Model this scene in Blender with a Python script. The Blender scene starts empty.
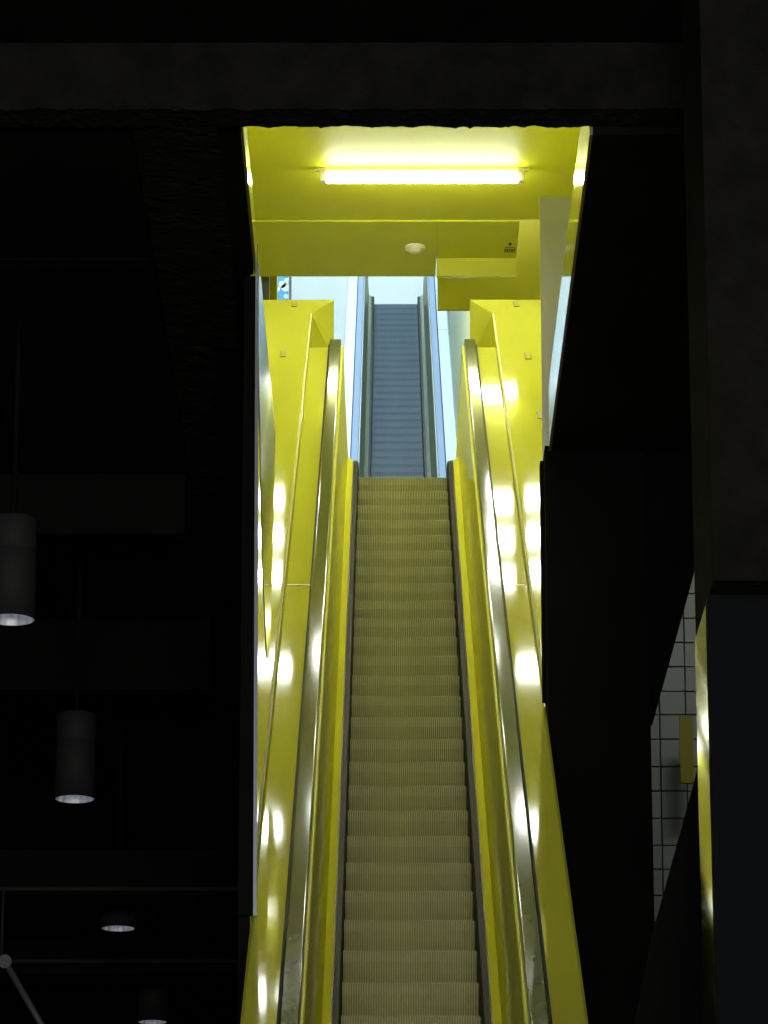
import bpy, bmesh, math, random
from mathutils import Vector
random.seed(4)
sc = bpy.context.scene
col = sc.collection
T30 = 0.57735
RUN, RISE = 0.352, 0.2032

# ------------------------------------------------------------------ materials
def mat(name, color, rough=0.5, metal=0.0, spec=0.5, coat=0.0, noise=None, bump=None, emit=None, ior=None):
    m = bpy.data.materials.new(name); m.use_nodes = True
    nt = m.node_tree; b = nt.nodes['Principled BSDF']
    b.inputs['Base Color'].default_value = (*color, 1)
    b.inputs['Roughness'].default_value = rough
    b.inputs['Metallic'].default_value = metal
    b.inputs['Specular IOR Level'].default_value = spec
    b.inputs['Coat Weight'].default_value = coat
    b.inputs['Coat Roughness'].default_value = 0.05
    if ior: b.inputs['IOR'].default_value = ior
    if emit:
        b.inputs['Emission Color'].default_value = (*emit[0], 1)
        b.inputs['Emission Strength'].default_value = emit[1]
    tc = nt.nodes.new('ShaderNodeTexCoord')
    if noise:   # (scale, amount, stretch): slight wear and mottling of the colour
        mp = nt.nodes.new('ShaderNodeMapping'); mp.inputs['Scale'].default_value = noise[2]
        nz = nt.nodes.new('ShaderNodeTexNoise'); nz.inputs['Scale'].default_value = noise[0]
        nz.inputs['Detail'].default_value = 5
        r = nt.nodes.new('ShaderNodeMapRange')
        r.inputs['From Min'].default_value = 0.3; r.inputs['From Max'].default_value = 0.7
        r.inputs['To Min'].default_value = 1 - noise[1]; r.inputs['To Max'].default_value = 1 + noise[1] * 0.6
        mx = nt.nodes.new('ShaderNodeVectorMath'); mx.operation = 'SCALE'
        mx.inputs[0].default_value = color
        nt.links.new(tc.outputs['Object'], mp.inputs['Vector'])
        nt.links.new(mp.outputs['Vector'], nz.inputs['Vector'])
        nt.links.new(nz.outputs['Fac'], r.inputs['Value'])
        nt.links.new(r.outputs['Result'], mx.inputs['Scale'])
        nt.links.new(mx.outputs['Vector'], b.inputs['Base Color'])
    if bump:    # (scale, strength, distance)
        nz = nt.nodes.new('ShaderNodeTexNoise'); nz.inputs['Scale'].default_value = bump[0]
        nz.inputs['Detail'].default_value = 6
        bp = nt.nodes.new('ShaderNodeBump'); bp.inputs['Strength'].default_value = bump[1]
        bp.inputs['Distance'].default_value = bump[2]
        nt.links.new(tc.outputs['Object'], nz.inputs['Vector'])
        nt.links.new(nz.outputs['Fac'], bp.inputs['Height'])
        nt.links.new(bp.outputs['Normal'], b.inputs['Normal'])
    return m

YEL = (0.605, 0.600, 0.065)
M = {
 'deck': mat('yellow_lacquer', YEL, 0.050),
 'panel': mat('yellow_gloss_panel', (0.80, 0.78, 0.10), 0.06),  # lighter than the deck yellow to make up for weak light here
 'fold': mat('folded_edge_highlight', (0.86, 0.80, 0.46), 0.4),
 'paint': mat('yellow_paint', (0.545, 0.545, 0.022), 0.5, spec=0.2, noise=(1.5, 0.05, (1, 1, 1))),
 'steel': mat('brushed_steel', (0.105, 0.085, 0.06), 0.26, 1.0, noise=(14, 0.5, (1, 3, 3))),
 'skirt': mat('black_skirt', (0.016, 0.014, 0.012), 0.6, spec=0.12),
 'rail': mat('handrail_rubber', (0.050, 0.068, 0.050), 0.075, spec=0.35, noise=(9, 0.3, (2, 1, 1))),
 'step': mat('step_aluminium', (0.57, 0.56, 0.26), 0.5, 0.0, noise=(7, 0.22, (1, 1, 1))),  # grey steps, with yellow bounce light mixed into the base colour
 'step_far': mat('step_blue_daylight', (0.26, 0.35, 0.44), 0.45, noise=(5, 0.15, (1, 1, 1))),  # grey steps again, with blue daylight mixed into the base colour
 'groove_far': mat('groove_blue_daylight', (0.16, 0.22, 0.28), 0.6),  # same blue daylight tint in the grooves
 'groove': mat('step_groove', (0.29, 0.29, 0.13), 0.6),  # grooves carry the same yellow bounce tint
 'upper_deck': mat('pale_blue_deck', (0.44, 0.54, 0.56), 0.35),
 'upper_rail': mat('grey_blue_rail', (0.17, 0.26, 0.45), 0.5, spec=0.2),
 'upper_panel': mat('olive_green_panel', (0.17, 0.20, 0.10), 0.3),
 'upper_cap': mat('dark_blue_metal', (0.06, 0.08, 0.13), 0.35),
 'polished': mat('polished_column_cladding', (0.62, 0.62, 0.58), 0.04, 1.0),
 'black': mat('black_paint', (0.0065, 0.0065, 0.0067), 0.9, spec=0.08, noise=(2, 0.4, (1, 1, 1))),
 'beam': mat('sprayed_fireproofing', (0.0115, 0.0112, 0.010), 0.95, spec=0.1, noise=(8, 0.35, (1, 1, 1)), bump=(30, 0.8, 0.02)),
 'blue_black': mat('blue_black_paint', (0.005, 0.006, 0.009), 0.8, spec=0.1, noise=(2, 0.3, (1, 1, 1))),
 'trim': mat('grey_edge_trim', (0.30, 0.34, 0.42), 0.35, 0.3),
 'mirror': mat('glossy_side_panel', (0.50, 0.48, 0.22), 0.08, 0.35, coat=0.8, bump=(1.2, 0.04, 0.01)),
 'pale': mat('pale_grey_wall', (0.88, 0.89, 0.92), 0.5),
 'white': mat('white_wall', (0.80, 0.82, 0.82), 0.6, noise=(0.8, 0.04, (1, 1, 1))),
 'green': mat('pale_green_wall', (0.74, 0.80, 0.62), 0.5),
 'grey': mat('dark_floor', (0.05, 0.05, 0.05), 0.7),
 'carpet': mat('landing_floor', (0.72, 0.70, 0.50), 0.6),
 'tile': mat('grey_tile', (0.30, 0.32, 0.29), 0.45),
 'tube': mat('lit_tube', (1, 1, 1), 0.4, emit=((0.97, 1.0, 0.90), 36.0)),
 'lens': mat('lit_diffuser', (1, 1, 1), 0.4, emit=((0.98, 1.0, 0.92), 40.0)),
 'fitting': mat('lamp_fitting', (0.55, 0.52, 0.45), 0.4, 0.3),
 'cream': mat('cream_plastic', (0.80, 0.74, 0.62), 0.4),
 'ink': mat('dark_ink', (0.03, 0.03, 0.01), 0.6),
 'can': mat('black_can', (0.024, 0.024, 0.027), 0.7, spec=0.2),
 'reflector': mat('spun_reflector', (0.75, 0.77, 0.82), 0.45, 0.4, noise=(30, 0.5, (1, 1, 0.1))),
 'bulb': mat('dim_lamp', (1, 1, 1), 0.4, emit=((0.85, 0.90, 1.0), 3.5)),
 'pipe': mat('grey_pipe', (0.09, 0.095, 0.10), 0.5),
 'dark_pipe': mat('dark_grey_pipe', (0.035, 0.035, 0.036), 0.7, spec=0.2),
 'grout': mat('dark_grout', (0.07, 0.075, 0.07), 0.9),
 'blue': mat('banner_blue', (0.09, 0.42, 0.78), 0.5),
 'banner_white': mat('banner_white', (0.85, 0.88, 0.88), 0.5),
 'sky_glow': mat('sky_glow_pane', (1, 1, 1), 0.4, emit=((0.62, 0.82, 1.0), 2.5)),
 'patch': mat('yellow_cover_plate', (0.33, 0.30, 0.03), 0.5, spec=0.2),
}

# balustrade sheet: partly matt, partly glossy lacquer
def soften(m, share):
    nt = m.node_tree; out = nt.nodes['Material Output']; b = nt.nodes['Principled BSDF']
    d = nt.nodes.new('ShaderNodeBsdfDiffuse'); d.inputs['Color'].default_value = b.inputs['Base Color'].default_value
    mx = nt.nodes.new('ShaderNodeMixShader'); mx.inputs['Fac'].default_value = share
    nt.links.new(b.outputs[0], mx.inputs[1]); nt.links.new(d.outputs[0], mx.inputs[2])
    nt.links.new(mx.outputs[0], out.inputs['Surface'])
soften(M['panel'], 0.68)
M['inner'] = mat('yellow_inner_decking', (0.80, 0.77, 0.05), 0.3); soften(M['inner'], 0.7)

# ------------------------------------------------------------------ helpers
def link(name, bm, m, parent=None, smooth=False):
    me = bpy.data.meshes.new(name)
    bmesh.ops.recalc_face_normals(bm, faces=bm.faces)
    bm.to_mesh(me); bm.free()
    for k in (m if isinstance(m, (list, tuple)) else [m]): me.materials.append(k)
    if smooth:
        for p in me.polygons: p.use_smooth = True
    o = bpy.data.objects.new(name, me); col.objects.link(o)
    if parent: o.parent = parent
    return o

def box(bm, x0, x1, y0, y1, z0, z1):
    vs = [bm.verts.new((x, y, z)) for x in (x0, x1) for y in (y0, y1) for z in (z0, z1)]
    for f in ((0, 1, 3, 2), (4, 6, 7, 5), (0, 4, 5, 1), (2, 3, 7, 6), (0, 2, 6, 4), (1, 5, 7, 3)):
        bm.faces.new([vs[i] for i in f])

def boxo(name, m, x0, x1, y0, y1, z0, z1, parent=None, bevel=0):
    bm = bmesh.new(); box(bm, x0, x1, y0, y1, z0, z1)
    if bevel: bmesh.ops.bevel(bm, geom=bm.edges[:], offset=bevel, segments=2, affect='EDGES', profile=0.5)
    return link(name, bm, m, parent)

def sweep(bm, prof, path, flip=1, closed=True):
    """profile [(x, dz)] carried along path [(y, z)]"""
    rings = [[bm.verts.new((flip * x, y, z + dz)) for x, dz in prof] for y, z in path]
    n = len(prof)
    for a, b in zip(rings, rings[1:]):
        for i in range(n if closed else n - 1):
            j = (i + 1) % n
            bm.faces.new((a[i], a[j], b[j], b[i]))
    if closed:
        bm.faces.new(rings[0]); bm.faces.new(rings[-1][::-1])

def swo(name, m, prof, path, flip=1, parent=None, closed=True, smooth=False):
    bm = bmesh.new(); sweep(bm, prof, path, flip, closed)
    return link(name, bm, m, parent, smooth)

def cyl(bm, p0, p1, r0, r1=None, n=24, caps=True):
    p0, p1 = Vector(p0), Vector(p1); r1 = r0 if r1 is None else r1
    d = (p1 - p0).normalized()
    u = d.orthogonal().normalized(); v = d.cross(u)
    A = [bm.verts.new(p0 + r0 * (math.cos(2 * math.pi * i / n) * u + math.sin(2 * math.pi * i / n) * v)) for i in range(n)]
    B = [bm.verts.new(p1 + r1 * (math.cos(2 * math.pi * i / n) * u + math.sin(2 * math.pi * i / n) * v)) for i in range(n)]
    for i in range(n):
        j = (i + 1) % n; f = bm.faces.new((A[i], A[j], B[j], B[i])); f.smooth = True
    if caps: bm.faces.new(A[::-1]); bm.faces.new(B)

def cylo(name, m, p0, p1, r0, r1=None, parent=None, n=24, caps=True):
    bm = bmesh.new(); cyl(bm, p0, p1, r0, r1, n, caps); return link(name, bm, m, parent)

def lathe(name, m, prof, parent=None, n=32, loc=(0, 0, 0)):
    bm = bmesh.new(); rings = []
    for r, z in prof:
        rings.append([bm.verts.new((loc[0] + r * math.cos(2 * math.pi * i / n), loc[1] + r * math.sin(2 * math.pi * i / n), loc[2] + z)) for i in range(n)])
    for a, b in zip(rings, rings[1:]):
        for i in range(n):
            j = (i + 1) % n; f = bm.faces.new((a[i], a[j], b[j], b[i])); f.smooth = True
    return link(name, bm, m, parent)

def poly_slab(name, m, pts, depth, parent=None):
    """polygon given in (x, z) at its own y, thickened backwards by depth"""
    bm = bmesh.new()
    A = [bm.verts.new(p) for p in pts]; B = [bm.verts.new((p[0], p[1] + depth, p[2])) for p in pts]
    bm.faces.new(A); bm.faces.new(B[::-1])
    for i in range(len(pts)):
        j = (i + 1) % len(pts); bm.faces.new((A[i], B[i], B[j], A[j]))
    return link(name, bm, m, parent)

def empty(name, loc=(0, 0, 0)):
    o = bpy.data.objects.new(name, None); col.objects.link(o); o.location = loc; o.empty_display_size = 0.2
    return o

def tag(o, label, cat, group=None):
    o['label'] = label; o['category'] = cat
    if group: o['group'] = group
    return o

def struct(o):
    o['kind'] = 'structure'; return o

def copy_tree(o, parent=None):
    c = o.copy(); col.objects.link(c)
    if parent: c.parent = parent
    for ch in [k for k in bpy.data.objects if k.parent == o]:
        copy_tree(ch, c)
    return c

# ------------------------------------------------------------------ escalators
TOPY, TOPZ = 25.61, 7.765           # last nosing of the near escalator (local frame of both)

def step_mesh():
    """one step in local coords: nosing at origin, riser going down and back, tread behind"""
    bm = bmesh.new(); n = 55; w = 0.60; p = w / n
    xs = []
    for i in range(n):
        x = -w / 2 + i * p
        xs += [(x, 0), (x + p * 0.34, 0), (x + p * 0.42, 1), (x + p * 0.92, 1)]
    xs.append((w / 2, 0))
    # concave riser profile (y, z); nosing at top
    prof = [(0.0, 0.0), (0.004, -0.015), (0.015, -0.05), (0.040, -0.10), (0.074, -0.155), (0.112, -0.213)]
    def pt(x, g, y, z): return bm.verts.new((x, y + (0.0075 if g else 0), z - (0.004 if g and z == 0 else 0)))
    cols = [[pt(x, g, y, z) for y, z in prof] for x, g in xs]
    back = [bm.verts.new((x, 0.475, -0.004 if g else 0)) for x, g in xs]
    for k, (a, b) in enumerate(zip(cols, cols[1:])):
        g = xs[k][1] and xs[k + 1][1]
        for i in range(len(prof) - 1):
            f = bm.faces.new((a[i], a[i + 1], b[i + 1], b[i])); f.material_index = 1 if g else 0
        f = bm.faces.new((a[0], b[0], back[k + 1], back[k])); f.material_index = 1 if g else 0
    me = bpy.data.meshes.new('step')
    bm.normal_update(); bm.to_mesh(me); bm.free()
    return me

STEP = step_mesh(); STEP_FAR = STEP.copy(); STEP_FAR.name = 'step_far'
STEP.materials.append(M['step']); STEP.materials.append(M['groove'])
STEP_FAR.materials.append(M['step_far']); STEP_FAR.materials.append(M['groove_far'])

def rounded(x0, x1, z0, z1, r, k=5):
    pts = [(x0, z0), (x1, z0)]
    for c, a0 in (((x1 - r, z1 - r), 0), ((x0 + r, z1 - r), 90)):
        for i in range(k + 1):
            a = math.radians(a0 + 90 * i / k)
            pts.append((c[0] + r * math.cos(a), c[1] + r * math.sin(a)))
    return pts

def make_escalator(n_steps, deck_m, rail_m, clad_m, inner_m, panel_m, cap_m, step_me):
    root = empty('escalator', (0, TOPY, TOPZ))
    nb = n_steps - 1
    yb, zb = -nb * RUN, -nb * RISE
    for i in range(n_steps):
        o = bpy.data.objects.new('step', step_me); col.objects.link(o); o.parent = root
        o.location = (0, -i * RUN, -i * RISE)
    # path of the nosing line, in the root's frame
    P = [(yb - 1.6, zb), (yb, zb)]
    P += [(-0.35, -0.35 * T30), (0.0, 0.0), (0.16, 0.066), (0.34, 0.095), (3.2, 0.095)]
    Q = [(yb - 1.6, zb), (yb, zb), (-0.35, -0.35 * T30), (0.28, 0.28 * T30), (0.34, 0.185), (0.42, 0.19), (3.2, 0.19)]
    for s in (-1, 1):
        swo('skirt_panel', M['skirt'], [(0.303, -0.28), (0.303, 0.085), (0.308, 0.098), (0.3325, 0.102), (0.3325, -0.28)], P, s, root)
        swo('skirt_cap', cap_m, [(0.333, 0.085), (0.333, 0.104), (0.335, 0.108), (0.3412, 0.107), (0.3412, 0.085)], P, s, root)
        swo('inner_decking', inner_m, [(0.3415, 0.07), (0.3415, 0.10), (0.378, 0.128), (0.378, 0.07)], P, s, root)
        swo('balustrade_panel', panel_m, [(0.379, -0.04), (0.379, 0.128), (0.414, 0.845), (0.43, 0.845), (0.43, -0.04)], Q, s, root)
        swo('balustrade_cap', inner_m, [(0.412, 0.8455), (0.411, 0.868), (0.416, 0.874), (0.426, 0.874), (0.430, 0.866), (0.430, 0.8455)], Q, s, root)
        r = swo('handrail', rail_m, rounded(0.428, 0.504, 0.885, 0.922, 0.008), Q, s, root)
        swo('rail_track', M['skirt'], [(0.431, 0.84), (0.431, 0.883), (0.515, 0.883), (0.515, 0.84)], Q, s, root)
        swo('outer_decking', deck_m, [(0.516, 0.80), (0.516, 0.862), (0.640, 0.862), (0.652, 0.852), (0.652, 0.80)], Q, s, root)
        swo('truss_cladding', clad_m, [(0.600, -1.0), (0.600, 0.799), (0.651, 0.799), (0.651, -1.0)], Q, s, root)
        # joint strip across the outer decking
        for d in (5.35,):
            swo('joint_strip', M['steel'], [(0.517, 0.8625), (0.517, 0.8645), (0.638, 0.8645), (0.638, 0.8625)],
                [(-d, -d * T30), (-d + 0.012, (-d + 0.012) * T30)], s, root)
    # truss soffit closing the underside
    swo('truss_soffit', M['black'], [(-0.599, -1.0), (-0.599, -0.95), (0.599, -0.95), (0.599, -1.0)], P, 1, root)
    # comb plate at the top landing
    boxo('comb_plate', M['steel'], -0.30, 0.30, 0.476, 1.1, -0.02, 0.012, root)
    return root

esc = make_escalator(45, M['deck'], M['rail'], M['deck'], M['inner'], M['panel'], M['steel'], STEP)
tag(esc, 'near escalator with yellow side decks and dark green-black handrails rising through the black opening', 'escalator', )
esc2 = make_escalator(51, M['upper_deck'], M['upper_rail'], M['upper_deck'], M['upper_panel'], M['upper_panel'], M['upper_cap'], STEP_FAR)
esc2.location = (0.0, TOPY + 26.4, TOPZ + 10.535)
tag(esc2, 'far upper escalator with grey steps tinted for blue daylight, seen beyond the top of the yellow one', 'escalator')

# ------------------------------------------------------------------ yellow parapets beside the top of the near escalator
def deckz(y, dz=0.878): return TOPZ + dz + (y - TOPY) * T30
def parapet(s, name):
    # plan outline of the sloping top: inner edge beside the deck, widening inward at the head
    bm = bmesh.new()
    yE = 27.38
    A = (0.655, 26.905); E = (0.500, yE); F = (1.11, yE)
    G = (0.660, 18.33) if s > 0 else (0.657, 15.75); H = (0.655, G[1])
    def V(x, y, z): return bm.verts.new((s * x, y, z))
    tH, tA, tE, tF, tG = [V(x, y, deckz(y)) for x, y in (H, A, E, F, G)]
    lH, lF, lG = V(H[0], H[1], deckz(H[1]) - 0.3), V(F[0], F[1], 9.2), V(G[0], G[1], deckz(G[1]) - 0.3)
    B = V(0.500, 27.385, 9.36); D = V(0.500, 27.43, 9.22); Cc = V(0.655, 27.20, 9.16)
    for f in ((tH, tA, tE, tF, tG), (tA, tE, B), (tA, B, D), (tA, D, Cc), (tH, tA, Cc, lH), (tE, tF, lF, D, B), (tF, tG, lG, lF), (tG, tH, lH, lG)):
        bm.faces.new(f)
    bm.faces.new((lH, Cc, D)); bm.faces.new((lH, D, lF)); bm.faces.new((lH, lF, lG))
    struct(link(name, bm, M['deck']))
    # folded edge, its lit highlight painted pale, along the seam between the parapet and the deck
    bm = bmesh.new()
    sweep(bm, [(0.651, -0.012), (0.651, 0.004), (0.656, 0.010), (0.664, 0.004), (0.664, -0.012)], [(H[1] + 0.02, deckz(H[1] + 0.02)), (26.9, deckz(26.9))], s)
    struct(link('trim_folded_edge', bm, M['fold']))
    # wing of the parapet further out, behind the opening edge
    y0 = 20.9 if s < 0 else 21.7; x0 = 0.66 + 0.45 * (y0 - G[1]) / (27.38 - G[1])
    bm = bmesh.new()
    top = [V2 for V2 in [bm.verts.new((s * x, y, deckz(y) - 0.002)) for x, y in ((x0 + 0.01, y0), (1.49, y0), (1.49, yE), (1.115, yE))]]
    low = [bm.verts.new((v.co.x, v.co.y, max(5.80 if s < 0 else 6.12, v.co.z - 0.5))) for v in top]
    bm.faces.new(top); bm.faces.new(low[::-1])
    for i in range(4):
        j = (i + 1) % 4; bm.faces.new((top[i], top[j], low[j], low[i]))
    struct(link(name + '_wing', bm, M['deck']))
parapet(-1, 'wall_parapet_left'); parapet(1, 'wall_parapet_right')

# cover plates on the parapets
def plate(x, y, w, l, lab):
    t = T30; nx = 0.005
    bm = bmesh.new()
    P0 = [(x - w, y - l), (x + w, y - l), (x + w, y + l), (x - w, y + l)]
    a = [bm.verts.new((px, py, deckz(py) + 0.001)) for px, py in P0]
    b = [bm.verts.new((px * 1 + (0.004 if px < x else -0.004), py - 0.003, deckz(py) + nx)) for px, py in P0]
    bm.faces.new(b); bm.faces.new(a[::-1])
    for i in range(4):
        j = (i + 1) % 4; bm.faces.new((a[i], a[j], b[j], b[i]))
    o = link('cover_plate', bm, M['patch']); tag(o, lab, 'cover plate', 'cover plates on the yellow parapets')
plate(-0.785, 27.22, 0.022, 0.09, 'small square cover plate at the top edge of the left yellow parapet')
plate(-0.82, 25.62, 0.022, 0.09, 'small square cover plate lower down on the left yellow parapet')
plate(0.835, 27.22, 0.022, 0.09, 'small square cover plate at the top edge of the right yellow parapet')
plate(0.855, 25.55, 0.022, 0.09, 'small cover plate in the middle of the right yellow parapet')
plate(0.87, 23.9, 0.022, 0.09, 'lowest cover plate on the right yellow parapet, near the white wall edge')

# ------------------------------------------------------------------ shaft above the escalator
struct(boxo('ceiling_upper', M['paint'], -1.5, 1.5, 13.6, 28.598, 10.75, 11.0))
struct(boxo('ceiling_soffit', M['paint'], -1.5, 0.280, 28.60, 29.85, 10.735, 11.3))
struct(boxo('ceiling_soffit_right', M['paint'], 0.281, 0.915, 28.60, 29.42, 10.735, 11.3))
struct(boxo('trim_downstand', M['deck'], 0.282, 0.915, 29.422, 29.47, 10.585, 11.3))
struct(boxo('wall_bulkhead', M['paint'], 0.300, 1.5, 30.25, 30.29, 10.595, 12.8))
def slant_wall(name, m, p, q, t, z0, z1):
    bm = bmesh.new()
    a = [bm.verts.new(v) for v in ((*p, z0), (*q, z0), (*q, z1), (*p, z1))]
    b = [bm.verts.new((v.co.x + t, v.co.y, v.co.z)) for v in a]
    bm.faces.new(a); bm.faces.new(b[::-1])
    for i in range(4):
        j = (i + 1) % 4; bm.faces.new((a[i], a[j], b[j], b[i]))
    return struct(link(name, bm, m))
def plan_slab(name, m, pts, z0, z1):
    bm = bmesh.new()
    a = [bm.verts.new((x, y, z0)) for x, y in pts]; b = [bm.verts.new((x, y, z1)) for x, y in pts]
    bm.faces.new(a); bm.faces.new(b[::-1])
    for i in range(len(pts)):
        j = (i + 1) % len(pts); bm.faces.new((a[i], a[j], b[j], b[i]))
    return struct(link(name, bm, m))
slant_wall('wall_shaft_left', M['paint'], (-0.660, 15.77), (-1.115, 27.4), -0.004, 2.95, 5.655)
slant_wall('wall_shaft_left_back', M['black'], (-0.665, 15.77), (-1.120, 27.4), -0.04, 1.0, 5.655)
bm = bmesh.new()
v0 = [bm.verts.new((x, y, 2.92)) for x, y in ((-0.641, 15.72), (-0.705, 15.72), (-0.705, 15.765), (-0.641, 15.765))]
v1 = [bm.verts.new((v.co.x - (0.016 if v.co.x > -0.65 else 0), v.co.y, 5.655)) for v in v0]
bm.faces.new(v0[::-1]); bm.faces.new(v1)
for i in range(4):
    j = (i + 1) % 4; bm.faces.new((v0[i], v0[j], v1[j], v1[i]))
struct(link('wall_shaft_left_cap', bm, M['black']))
slant_wall('wall_shaft_right', M['paint'], (0.663, 18.33), (1.115, 27.4), 0.004, 4.40, 5.99)
slant_wall('wall_shaft_right_back', M['black'], (0.668, 18.33), (1.120, 27.4), 0.03, 1.0, 5.99)
plan_slab('ceiling_infill_left', M['black'], [(-1.90, 13.99), (-0.667, 13.99), (-0.667, 15.70), (-0.70, 15.76), (-1.158, 27.4), (-1.158, 40), (-1.90, 40)], 5.66, 5.79)
plan_slab('ceiling_infill_right', M['black'], [(0.672, 18.33), (1.53, 18.33), (1.53, 27.4), (1.125, 27.4)], 6.0, 6.11)
struct(boxo('wall_shaft_outer_left', M['paint'], -1.52, -1.5, 13.995, 31.0, 5.795, 11.2))
struct(boxo('wall_shaft_outer_right', M['paint'], 1.5, 1.52, 13.6, 30.24, 6.115, 11.2))
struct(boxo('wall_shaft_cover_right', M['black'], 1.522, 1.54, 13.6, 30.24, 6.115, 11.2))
struct(boxo('wall_shaft_front', M['paint'], -1.5, 1.5, 13.6, 13.78, 6.31, 10.74))
struct(boxo('wall_pale_return', M['pale'], 0.653, 1.49, 18.30, 18.325, 5.61, 7.00))
struct(boxo('wall_parapet_end_left', M['paint'], -1.49, -1.12, 27.40, 27.43, 6.3, 9.66))
struct(boxo('wall_parapet_end_right', M['black'], 1.12, 1.49, 27.40, 27.43, 6.3, 9.66))
struct(boxo('trim_left_post', M['pipe'], -1.13, -1.06, 30.0, 30.1, 6.5, 11.6))
struct(boxo('trim_left_jamb', M['paint'], -1.5, -1.03, 31.01, 31.2, 6.5, 11.6))

# glossy side panels lining the opening
struct(boxo('wall_lining_right', M['mirror'], 0.670, 0.682, 13.99, 18.29, 5.602, 5.90))
struct(boxo('wall_lining_left', M['mirror'], -0.664, -0.652, 13.99, 15.70, 5.66, 5.80))
bm = bmesh.new()
pts = [(15.72, 5.80), (15.72, 5.60), (15.85, 5.50), (16.37, 4.98), (16.85, 4.62), (17.4, 4.42), (17.67, 4.45), (18.0, 4.85), (18.29, 5.5), (18.39, 5.80)]
N_ = len(pts)
a = [bm.verts.new((-0.650, y, z)) for y, z in pts]; b = [bm.verts.new((-0.656, y, z)) for y, z in pts]
bm.faces.new(a); bm.faces.new(b[::-1])
for i in range(N_):
    j = (i + 1) % N_; bm.faces.new((a[i], a[j], b[j], b[i]))
struct(link('wall_lining_end', bm, M['mirror']))
bm = bmesh.new()
v0 = [bm.verts.new((x, y, 2.91)) for x, y in ((-0.628, 15.68), (-0.642, 15.68), (-0.642, 15.715), (-0.628, 15.715))]
v1 = [bm.verts.new((v.co.x - 0.016, v.co.y, 5.70)) for v in v0]
bm.faces.new(v0[::-1]); bm.faces.new(v1)
for i in range(4):
    j = (i + 1) % 4; bm.faces.new((v0[i], v0[j], v1[j], v1[i]))
struct(link('trim_edge_left', bm, M['trim']))
struct(boxo('trim_edge_right', M['black'], 0.636, 0.652, 18.20, 18.29, 4.42, 5.60))

# ------------------------------------------------------------------ black foreground: slab, beams, columns
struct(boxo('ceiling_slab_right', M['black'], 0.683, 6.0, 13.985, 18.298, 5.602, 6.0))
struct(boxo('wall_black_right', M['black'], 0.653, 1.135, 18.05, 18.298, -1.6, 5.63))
struct(boxo('floor', M['grey'], -12, 12, -6, 24, -1.7, -1.601))
struct(boxo('ceiling_main', M['black'], -10, 10, 2.0, 13.79, 5.90, 6.30))
struct(boxo('ceiling_left', M['black'], -10, -1.905, 13.7, 40, 6.6, 6.9))
struct(boxo('wall_left', M['black'], -10.3, -10, 2.0, 40, -1.6, 6.6))
struct(boxo('wall_dark_back', M['black'], -10, -1.6, 40, 40.3, -1.6, 6.6))

def rough_beam(name, x0, x1, y0, y1, z0, z1, nx, ny, amp):
    """beam with sprayed fireproofing: uneven arrises and faces"""
    bm = bmesh.new()
    def face(o, u, v, nu, nv):
        grid = [[bm.verts.new(Vector(o) + Vector(u) * i / nu + Vector(v) * j / nv) for j in range(nv + 1)] for i in range(nu + 1)]
        for i in range(nu):
            for j in range(nv):
                bm.faces.new((grid[i][j], grid[i + 1][j], grid[i + 1][j + 1], grid[i][j + 1]))
    dx, dy, dz = x1 - x0, y1 - y0, z1 - z0
    nz = 6
    face((x0, y0, z0), (dx, 0, 0), (0, 0, dz), nx, nz); face((x0, y1, z0), (dx, 0, 0), (0, 0, dz), nx, nz)
    face((x0, y0, z0), (dx, 0, 0), (0, dy, 0), nx, ny); face((x0, y0, z1), (dx, 0, 0), (0, dy, 0), nx, ny)
    face((x0, y0, z0), (0, dy, 0), (0, 0, dz), ny, nz); face((x1, y0, z0), (0, dy, 0), (0, 0, dz), ny, nz)
    bmesh.ops.remove_doubles(bm, verts=bm.verts, dist=1e-5)
    rnd = random.Random(7)
    from mathutils import noise as N
    for v in bm.verts:
        n = N.noise(v.co * 11) * 0.6 + N.noise(v.co * 37) * 0.6
        n2 = N.noise(v.co * 13 + Vector((5, 3, 1)))
        v.co.z += amp * n * (1 if v.co.z < (z0 + z1) / 2 else 0)
        v.co.x += amp * n2
        if rnd.random() < 0.05: v.co.z -= amp * 0.5
    return link(name, bm, M['beam'])
struct(rough_beam('ceiling_beam_front', -4.5, 3.4, 13.80, 13.98, 5.632, 6.30, 560, 4, 0.010))
struct(rough_beam('ceiling_beam_left', -1.07, -0.75, 14.0, 16.6, 5.635, 5.70, 6, 60, 0.009))
struct(rough_beam('ceiling_beam_left_far', -1.07, -0.875, 16.6, 21.0, 5.635, 5.70, 6, 100, 0.009))
for k, (y, z0, z1) in enumerate(((15.5, 5.35, 6.59), (18.6, 5.05, 6.59), (21.4, 4.95, 6.59))):
    struct(boxo('ceiling_rib', M['black'], -9.9, -1.10, y, y + 0.12, z0 + 0.30, 5.655))
struct(boxo('ceiling_duct_near', M['black'], -9.9, -1.10, 22.5, 22.8, 4.30, 4.56))
struct(boxo('ceiling_duct_far', M['black'], -9.9, -1.10, 26.0, 26.3, 4.43, 4.68))
def pipe(y, z, r, x1, lab):
    root = empty('conduit_pipe', (-5.5, y, z))
    cylo('pipe_run', M['dark_pipe'], (-4.4, 0, 0), (x1, 0, 0), r, parent=root, n=12)
    return tag(root, lab, 'pipe', 'thin pipes crossing the dark ceiling')
pipe(22.44, 4.32, 0.014, 4.58, 'thin dark pipe crossing just above the third hanging downlight')
pipe(25.9, 4.50, 0.014, 4.43, 'thin dark pipe crossing below the third downlight and above the lowest one')

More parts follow.
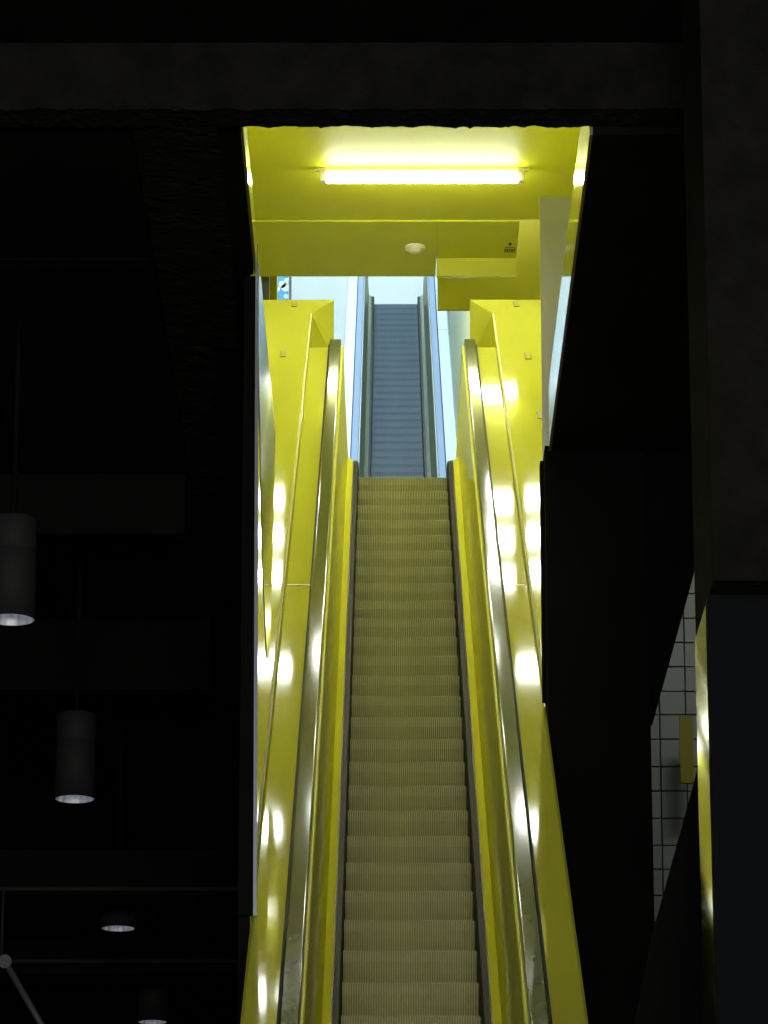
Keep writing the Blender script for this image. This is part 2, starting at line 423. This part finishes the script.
# columns on the right
struct(boxo('wall_column_right', M['beam'], 0.935, 3.4, 12.05, 12.80, 3.31, 5.89))
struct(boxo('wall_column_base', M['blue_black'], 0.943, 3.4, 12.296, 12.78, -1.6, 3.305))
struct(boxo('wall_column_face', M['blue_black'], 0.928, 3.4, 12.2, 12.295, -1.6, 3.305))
struct(boxo('wall_column_cladding', M['polished'], 0.930, 0.942, 12.3, 12.78, -1.6, 3.303))

# ------------------------------------------------------------------ lamps
def tube_light(y, z=10.75, length=1.42, xc=0.152, broad=0.036, lab=''):
    root = empty('ceiling_tube_light', (xc, y, z))
    h = length / 2
    boxo('lamp_base', M['fitting'], -h - 0.09, h + 0.09, -0.02, 0.02, -0.03, -0.001, root, 0.003)
    for s in (-1, 1):
        boxo('lamp_holder', M['fitting'], min(s * (h + 0.005), s * (h + 0.055)), max(s * (h + 0.005), s * (h + 0.055)), -0.02, 0.02, -0.115, -0.0305, root, 0.005)
    cylo('lamp_tube', M['tube'], (-h, 0, -0.085), (h, 0, -0.085), broad, parent=root)
    return tag(root, lab, 'light', 'tube lights on the yellow ceiling')
tube_light(27.5, lab='bright white tube light across the yellow ceiling above the escalator')
# unseen tubes added on the same ceiling to brighten steps and parapets
for y in (15.0, 16.6, 18.2, 19.8):
    tube_light(y, length=1.2, xc=0.0, lab='unseen tube light added behind the slab edge to brighten the lower steps')
for y in (21.1, 22.4, 23.9, 25.1):
    tube_light(y, length=0.78, xc=0.0, lab='short unseen tube light added behind the slab edge to brighten the parapets and upper steps')
# square fittings in two rows beside them; they show as the highlights on the decks
def square_light(x, y, hx=0.105, hy=0.070):
    root = empty('square_ceiling_light', (x, y, 10.75))
    boxo('lamp_housing', M['fitting'], -hx - 0.025, hx + 0.025, -hy - 0.025, hy + 0.025, -0.05, -0.001, root, 0.006)
    boxo('diffuser', M['lens'], -hx, hx, -hy, hy, -0.058, -0.0505, root, 0.002)
    tag(root, 'square ceiling light behind the slab edge, mirrored as a white spot in the yellow deck', 'light', 'square ceiling lights above the escalator')
for y, xs in ((21.7, (-0.98, 1.0)), (23.15, (-0.98, 0.92)), (24.65, (-0.94, 0.96)), (25.55, (-0.96, 0.72, 1.0)), (25.95, (-0.96, 0.72, 1.0)), (26.35, (-0.96, 0.72, 1.0))):
    for x in xs: square_light(x, y, 0.15 if y < 25 else 0.09)
for y in (21.7, 23.15, 24.65):
    for x in (-0.56, 0.60): square_light(x, y, 0.06)

# smoke detector on the soffit
sd = empty('smoke_detector', (0.110, 29.15, 10.735))
lathe('base', M['cream'], [(0.0, -0.001), (0.078, -0.001), (0.080, -0.012), (0.074, -0.026), (0.050, -0.032)], sd)
lathe('sensor_head', M['cream'], [(0.052, -0.030), (0.046, -0.046), (0.030, -0.054), (0.0, -0.056)], sd)
tag(sd, 'round cream smoke detector on the yellow soffit below the tube light', 'smoke detector')

# small sign on the soffit: two rows of dark marks too small to read
sg = empty('ceiling_sign', (0.875, 29.15, 10.735))
boxo('sign_plate', M['paint'], -0.066, 0.036, -0.16, 0.15, -0.003, -0.001, sg)
boxo('sign_bar', M['ink'], -0.055, 0.025, 0.015, 0.025, -0.005, -0.0032, sg)
boxo('sign_symbol', M['ink'], -0.030, -0.008, -0.09, -0.03, -0.005, -0.0032, sg)
boxo('sign_bar', M['ink'], -0.062, 0.030, 0.118, 0.126, -0.005, -0.0032, sg)
for k in range(5): boxo('sign_letter', M['ink'], -0.060 + k * 0.018, -0.047 + k * 0.018, 0.05, 0.10 + 0.012 * (k % 2), -0.005, -0.0032, sg)
tag(sg, 'tiny dark-lettered notice on the right end of the yellow soffit', 'sign')

# hanging can downlights
def make_can():
    root = empty('can_downlight', (0, 0, 0))     # base point: centre of the open bottom rim
    lathe('housing', M['can'], [(0.100, 0.0), (0.104, 0.0), (0.104, 0.30), (0.1015, 0.303), (0.1015, 0.309), (0.104, 0.312), (0.104, 0.44), (0.095, 0.45), (0.0, 0.45)], root, 40)
    lathe('reflector', M['reflector'], [(0.099, 0.0), (0.094, 0.03), (0.082, 0.08), (0.062, 0.12), (0.045, 0.14)], root, 40)
    lathe('lamp', M['bulb'], [(0.045, 0.139), (0.035, 0.125), (0.0, 0.120)], root, 24)
    cylo('stem', M['black'], (0, 0, 0.45), (0, 0, 1.355), 0.012, parent=root, n=10)
    return root
c0 = make_can()
spots = ((-1.71, 16.28, 4.3, 'black can downlight cut by the left edge of the photo, highest of the four'),
         (-1.715, 19.9, 4.3, 'second highest of the four black can downlights, fully in view'),
         (-1.735, 23.6, 4.3, 'short-looking black can downlight just under the thin dark pipe, third from the top'),
         (-1.735, 27.2, 4.3, 'lowest of the four black can downlights, its rim at the bottom edge'))
cans = [c0] + [copy_tree(c0) for _ in spots[1:]]
for c, (x, y, z, lab) in zip(cans, spots):
    c.location = (x, y, z); tag(c, lab, 'downlight', 'hanging can downlights on the left')

# slanted brace rod at the lower left
br = empty('brace_rod', (-2.06, 20.0, 3.47))
cylo('rod', M['pipe'], (0, 0, 0), (0.30, 0, -0.50), 0.017, parent=br, n=14)
cylo('joint', M['pipe'], (0, -0.03, 0.0), (0, 0.03, 0.0), 0.035, parent=br, n=18)
cylo('hanger_rod', M['can'], (-0.02, 0, 0.03), (-0.02, 0, 0.38), 0.008, parent=br, n=10)
tag(br, 'slanted grey brace rod with a round joint in the dark lower left corner', 'brace')

# ------------------------------------------------------------------ right side: tiled wall seen through the gap between the black walls
struct(poly_slab('wall_black_stringer', M['black'], [(1.050, 14.30, 3.20), (1.06, 14.30, 1.2), (0.70, 14.30, 1.2), (0.80, 14.30, 2.25), (0.882, 14.30, 2.62)], 0.05))
struct(poly_slab('wall_black_slope', M['black'], [(1.16, 18.1, 4.315), (1.1355, 18.1, 4.28), (1.1355, 18.1, 5.60), (2.6, 18.1, 5.60), (2.6, 18.1, 5.30), (1.40, 18.1, 5.15)], 0.18))

# tiled wall beyond
def tile_wall():
    bm = bmesh.new()
    x = 1.15
    y = 25.0
    rnd = random.Random(3)
    z = 3.4
    while z < 7.2:
        h = 0.155 + 0.03 * rnd.random(); x = 1.16
        while x < 3.2:
            w = 0.17
            d = 0.006 * rnd.random()
            box(bm, x, x + w - 0.010, y - 0.03 - d, y, z, z + h - 0.010); x += w
        z += h
    return link('wall_tiled', bm, M['tile'])
struct(tile_wall())
struct(boxo('wall_tiled_backing', M['grout'], 1.15, 4.0, 25.001, 25.2, -1.6, 8.0))
boxp = boxo('hanging_sign', M['patch'], 1.765, 1.85, 24.6, 24.64, 5.42, 5.86)
tag(boxp, 'narrow dull green vertical panel in front of the grey tiled wall', 'panel')

# ------------------------------------------------------------------ upper hall beyond
struct(boxo('floor_upper', M['carpet'], -1.5, 1.5, 27.5, 37.0, 7.4, 7.72))
struct(boxo('wall_hall_left', M['white'], -1.95, -1.75, 31.3, 58, 7.0, 24))
struct(boxo('wall_hall_right', M['green'], 0.655, 1.18, 31.0, 58, 7.0, 24))
struct(boxo('wall_hall_back', M['white'], -2.2, 1.6, 58, 58.3, 7.0, 24))
struct(boxo('wall_hall_front', M['white'], -2.2, 1.2, 30.5, 30.7, 12.8, 24))
struct(boxo('ceiling_hall', M['white'], -2.2, 1.6, 30.7, 58, 24, 24.3))
struct(boxo('floor_top', M['white'], -1.75, 0.98, 55.3, 58, 18.0, 18.36))
struct(boxo('wall_hall_left_low', M['white'], -1.75, -0.665, 33.0, 33.2, 7.72, 8.6))
sk = boxo('added_sky_pane', M['sky_glow'], -1.6, 0.9, 38.0, 57.0, 23.90, 23.99); struct(sk)  # unseen glowing pane added as a daylight source for the hall

# posts and joints in the hall
struct(boxo('trim_hall_post', M['pipe'], -1.28, -1.25, 44.0, 44.03, 11, 24))
struct(boxo('trim_wall_joint', M['pipe'], 0.648, 0.654, 46.4, 46.43, 7.7, 24))

# banner on the left
bn = empty('hanging_banner', (-1.37, 44.3, 15.2))
boxo('cloth', M['blue'], -0.20, 0.075, 0, 0.01, -0.2, 1.0, bn)
bm = bmesh.new()
for (x, z, r) in ((0.04, 0.56, 0.05), (0.0, 0.60, 0.045), (0.06, 0.64, 0.04), (-0.05, 0.54, 0.03), (0.0, 0.33, 0.05), (0.05, 0.45, 0.03)):
    cyl(bm, (x, -0.006, z + 0.03), (x, -0.001, z + 0.03), r, n=16)
link('pattern', bm, M['banner_white'], bn)
tag(bn, 'blue banner with white shapes glimpsed at the far left under the yellow soffit', 'banner')

# ------------------------------------------------------------------ lights
def area(name, loc, size, energy, color, target):
    l = bpy.data.lights.new(name, 'AREA'); l.shape = 'RECTANGLE'; l.size, l.size_y = size; l.energy = energy; l.color = color
    o = bpy.data.objects.new(name, l); col.objects.link(o); o.location = loc
    o.rotation_euler = (Vector(target) - Vector(loc)).to_track_quat('-Z', 'Y').to_euler()
    return o
area('hall_daylight', (-0.4, 46, 23.8), (2.0, 16), 280, (0.72, 0.88, 1.0), (-0.4, 46, 0))
area('hall_front_fill', (-0.5, 30.9, 19), (2.2, 8), 1100, (0.66, 0.84, 1.0), (-0.5, 52, 17))  # unseen fill added to light the far risers, no window in this wall
area('lobby_fill', (0.4, -4.0, 1.6), (4.0, 2.0), 950, (1.0, 0.97, 0.84), (0.0, 20, 4.6))  # unseen fill added behind the camera to light the steps evenly
area('landing_warm_fill', (0.0, 31.2, 12.6), (1.2, 0.3), 170, (1.0, 0.86, 0.36), (0, 43, 12.6))  # added warm fill, imitates yellow bounce on the far lower steps
area('soffit_fill', (-0.2, 28.3, 8.3), (1.0, 0.3), 9, (1.0, 0.97, 0.85), (-0.2, 28.9, 10.7))  # added upward fill, hidden behind the landing, brightens the soffit
area('bulkhead_fill', (0.95, 29.75, 11.6), (0.5, 0.2), 3.5, (1.0, 0.98, 0.90), (0.9, 30.25, 10.9))  # hidden fill added to brighten the bulkhead
area('room_spill', (-3.5, 4, 5.6), (3, 1), 60, (0.85, 0.9, 1.0), (-1.5, 20, 3))  # unseen fill added to lift the dark lobby and the cans
area('tile_wall_fill', (2.2, 22.0, 7.5), (1, 0.5), 17, (0.95, 1.0, 0.9), (1.8, 25, 5))  # unseen fill added to brighten the tiled wall

w = bpy.data.worlds.new('World'); sc.world = w; w.use_nodes = True
w.node_tree.nodes['Background'].inputs['Color'].default_value = (0.6, 0.7, 1, 1)
w.node_tree.nodes['Background'].inputs['Strength'].default_value = 0.004

# ------------------------------------------------------------------ camera
cam = bpy.data.cameras.new('Camera'); co = bpy.data.objects.new('Camera', cam); col.objects.link(co)
co.location = (-0.093, 0, 0); co.rotation_euler = (math.radians(90 + 16.36), 0, 0.0014)
cam.sensor_fit = 'HORIZONTAL'; cam.sensor_width = 36; cam.lens = 3940 / 768 * 36
cam.clip_end = 200; cam.clip_start = 0.1
sc.camera = co
sc.view_settings.view_transform = 'Standard'; sc.view_settings.look = 'None'
sc.view_settings.gamma = 1; sc.view_settings.use_curve_mapping = False
sc.view_settings.exposure = 0.0
sc.cycles.max_bounces = 12; sc.cycles.glossy_bounces = 8
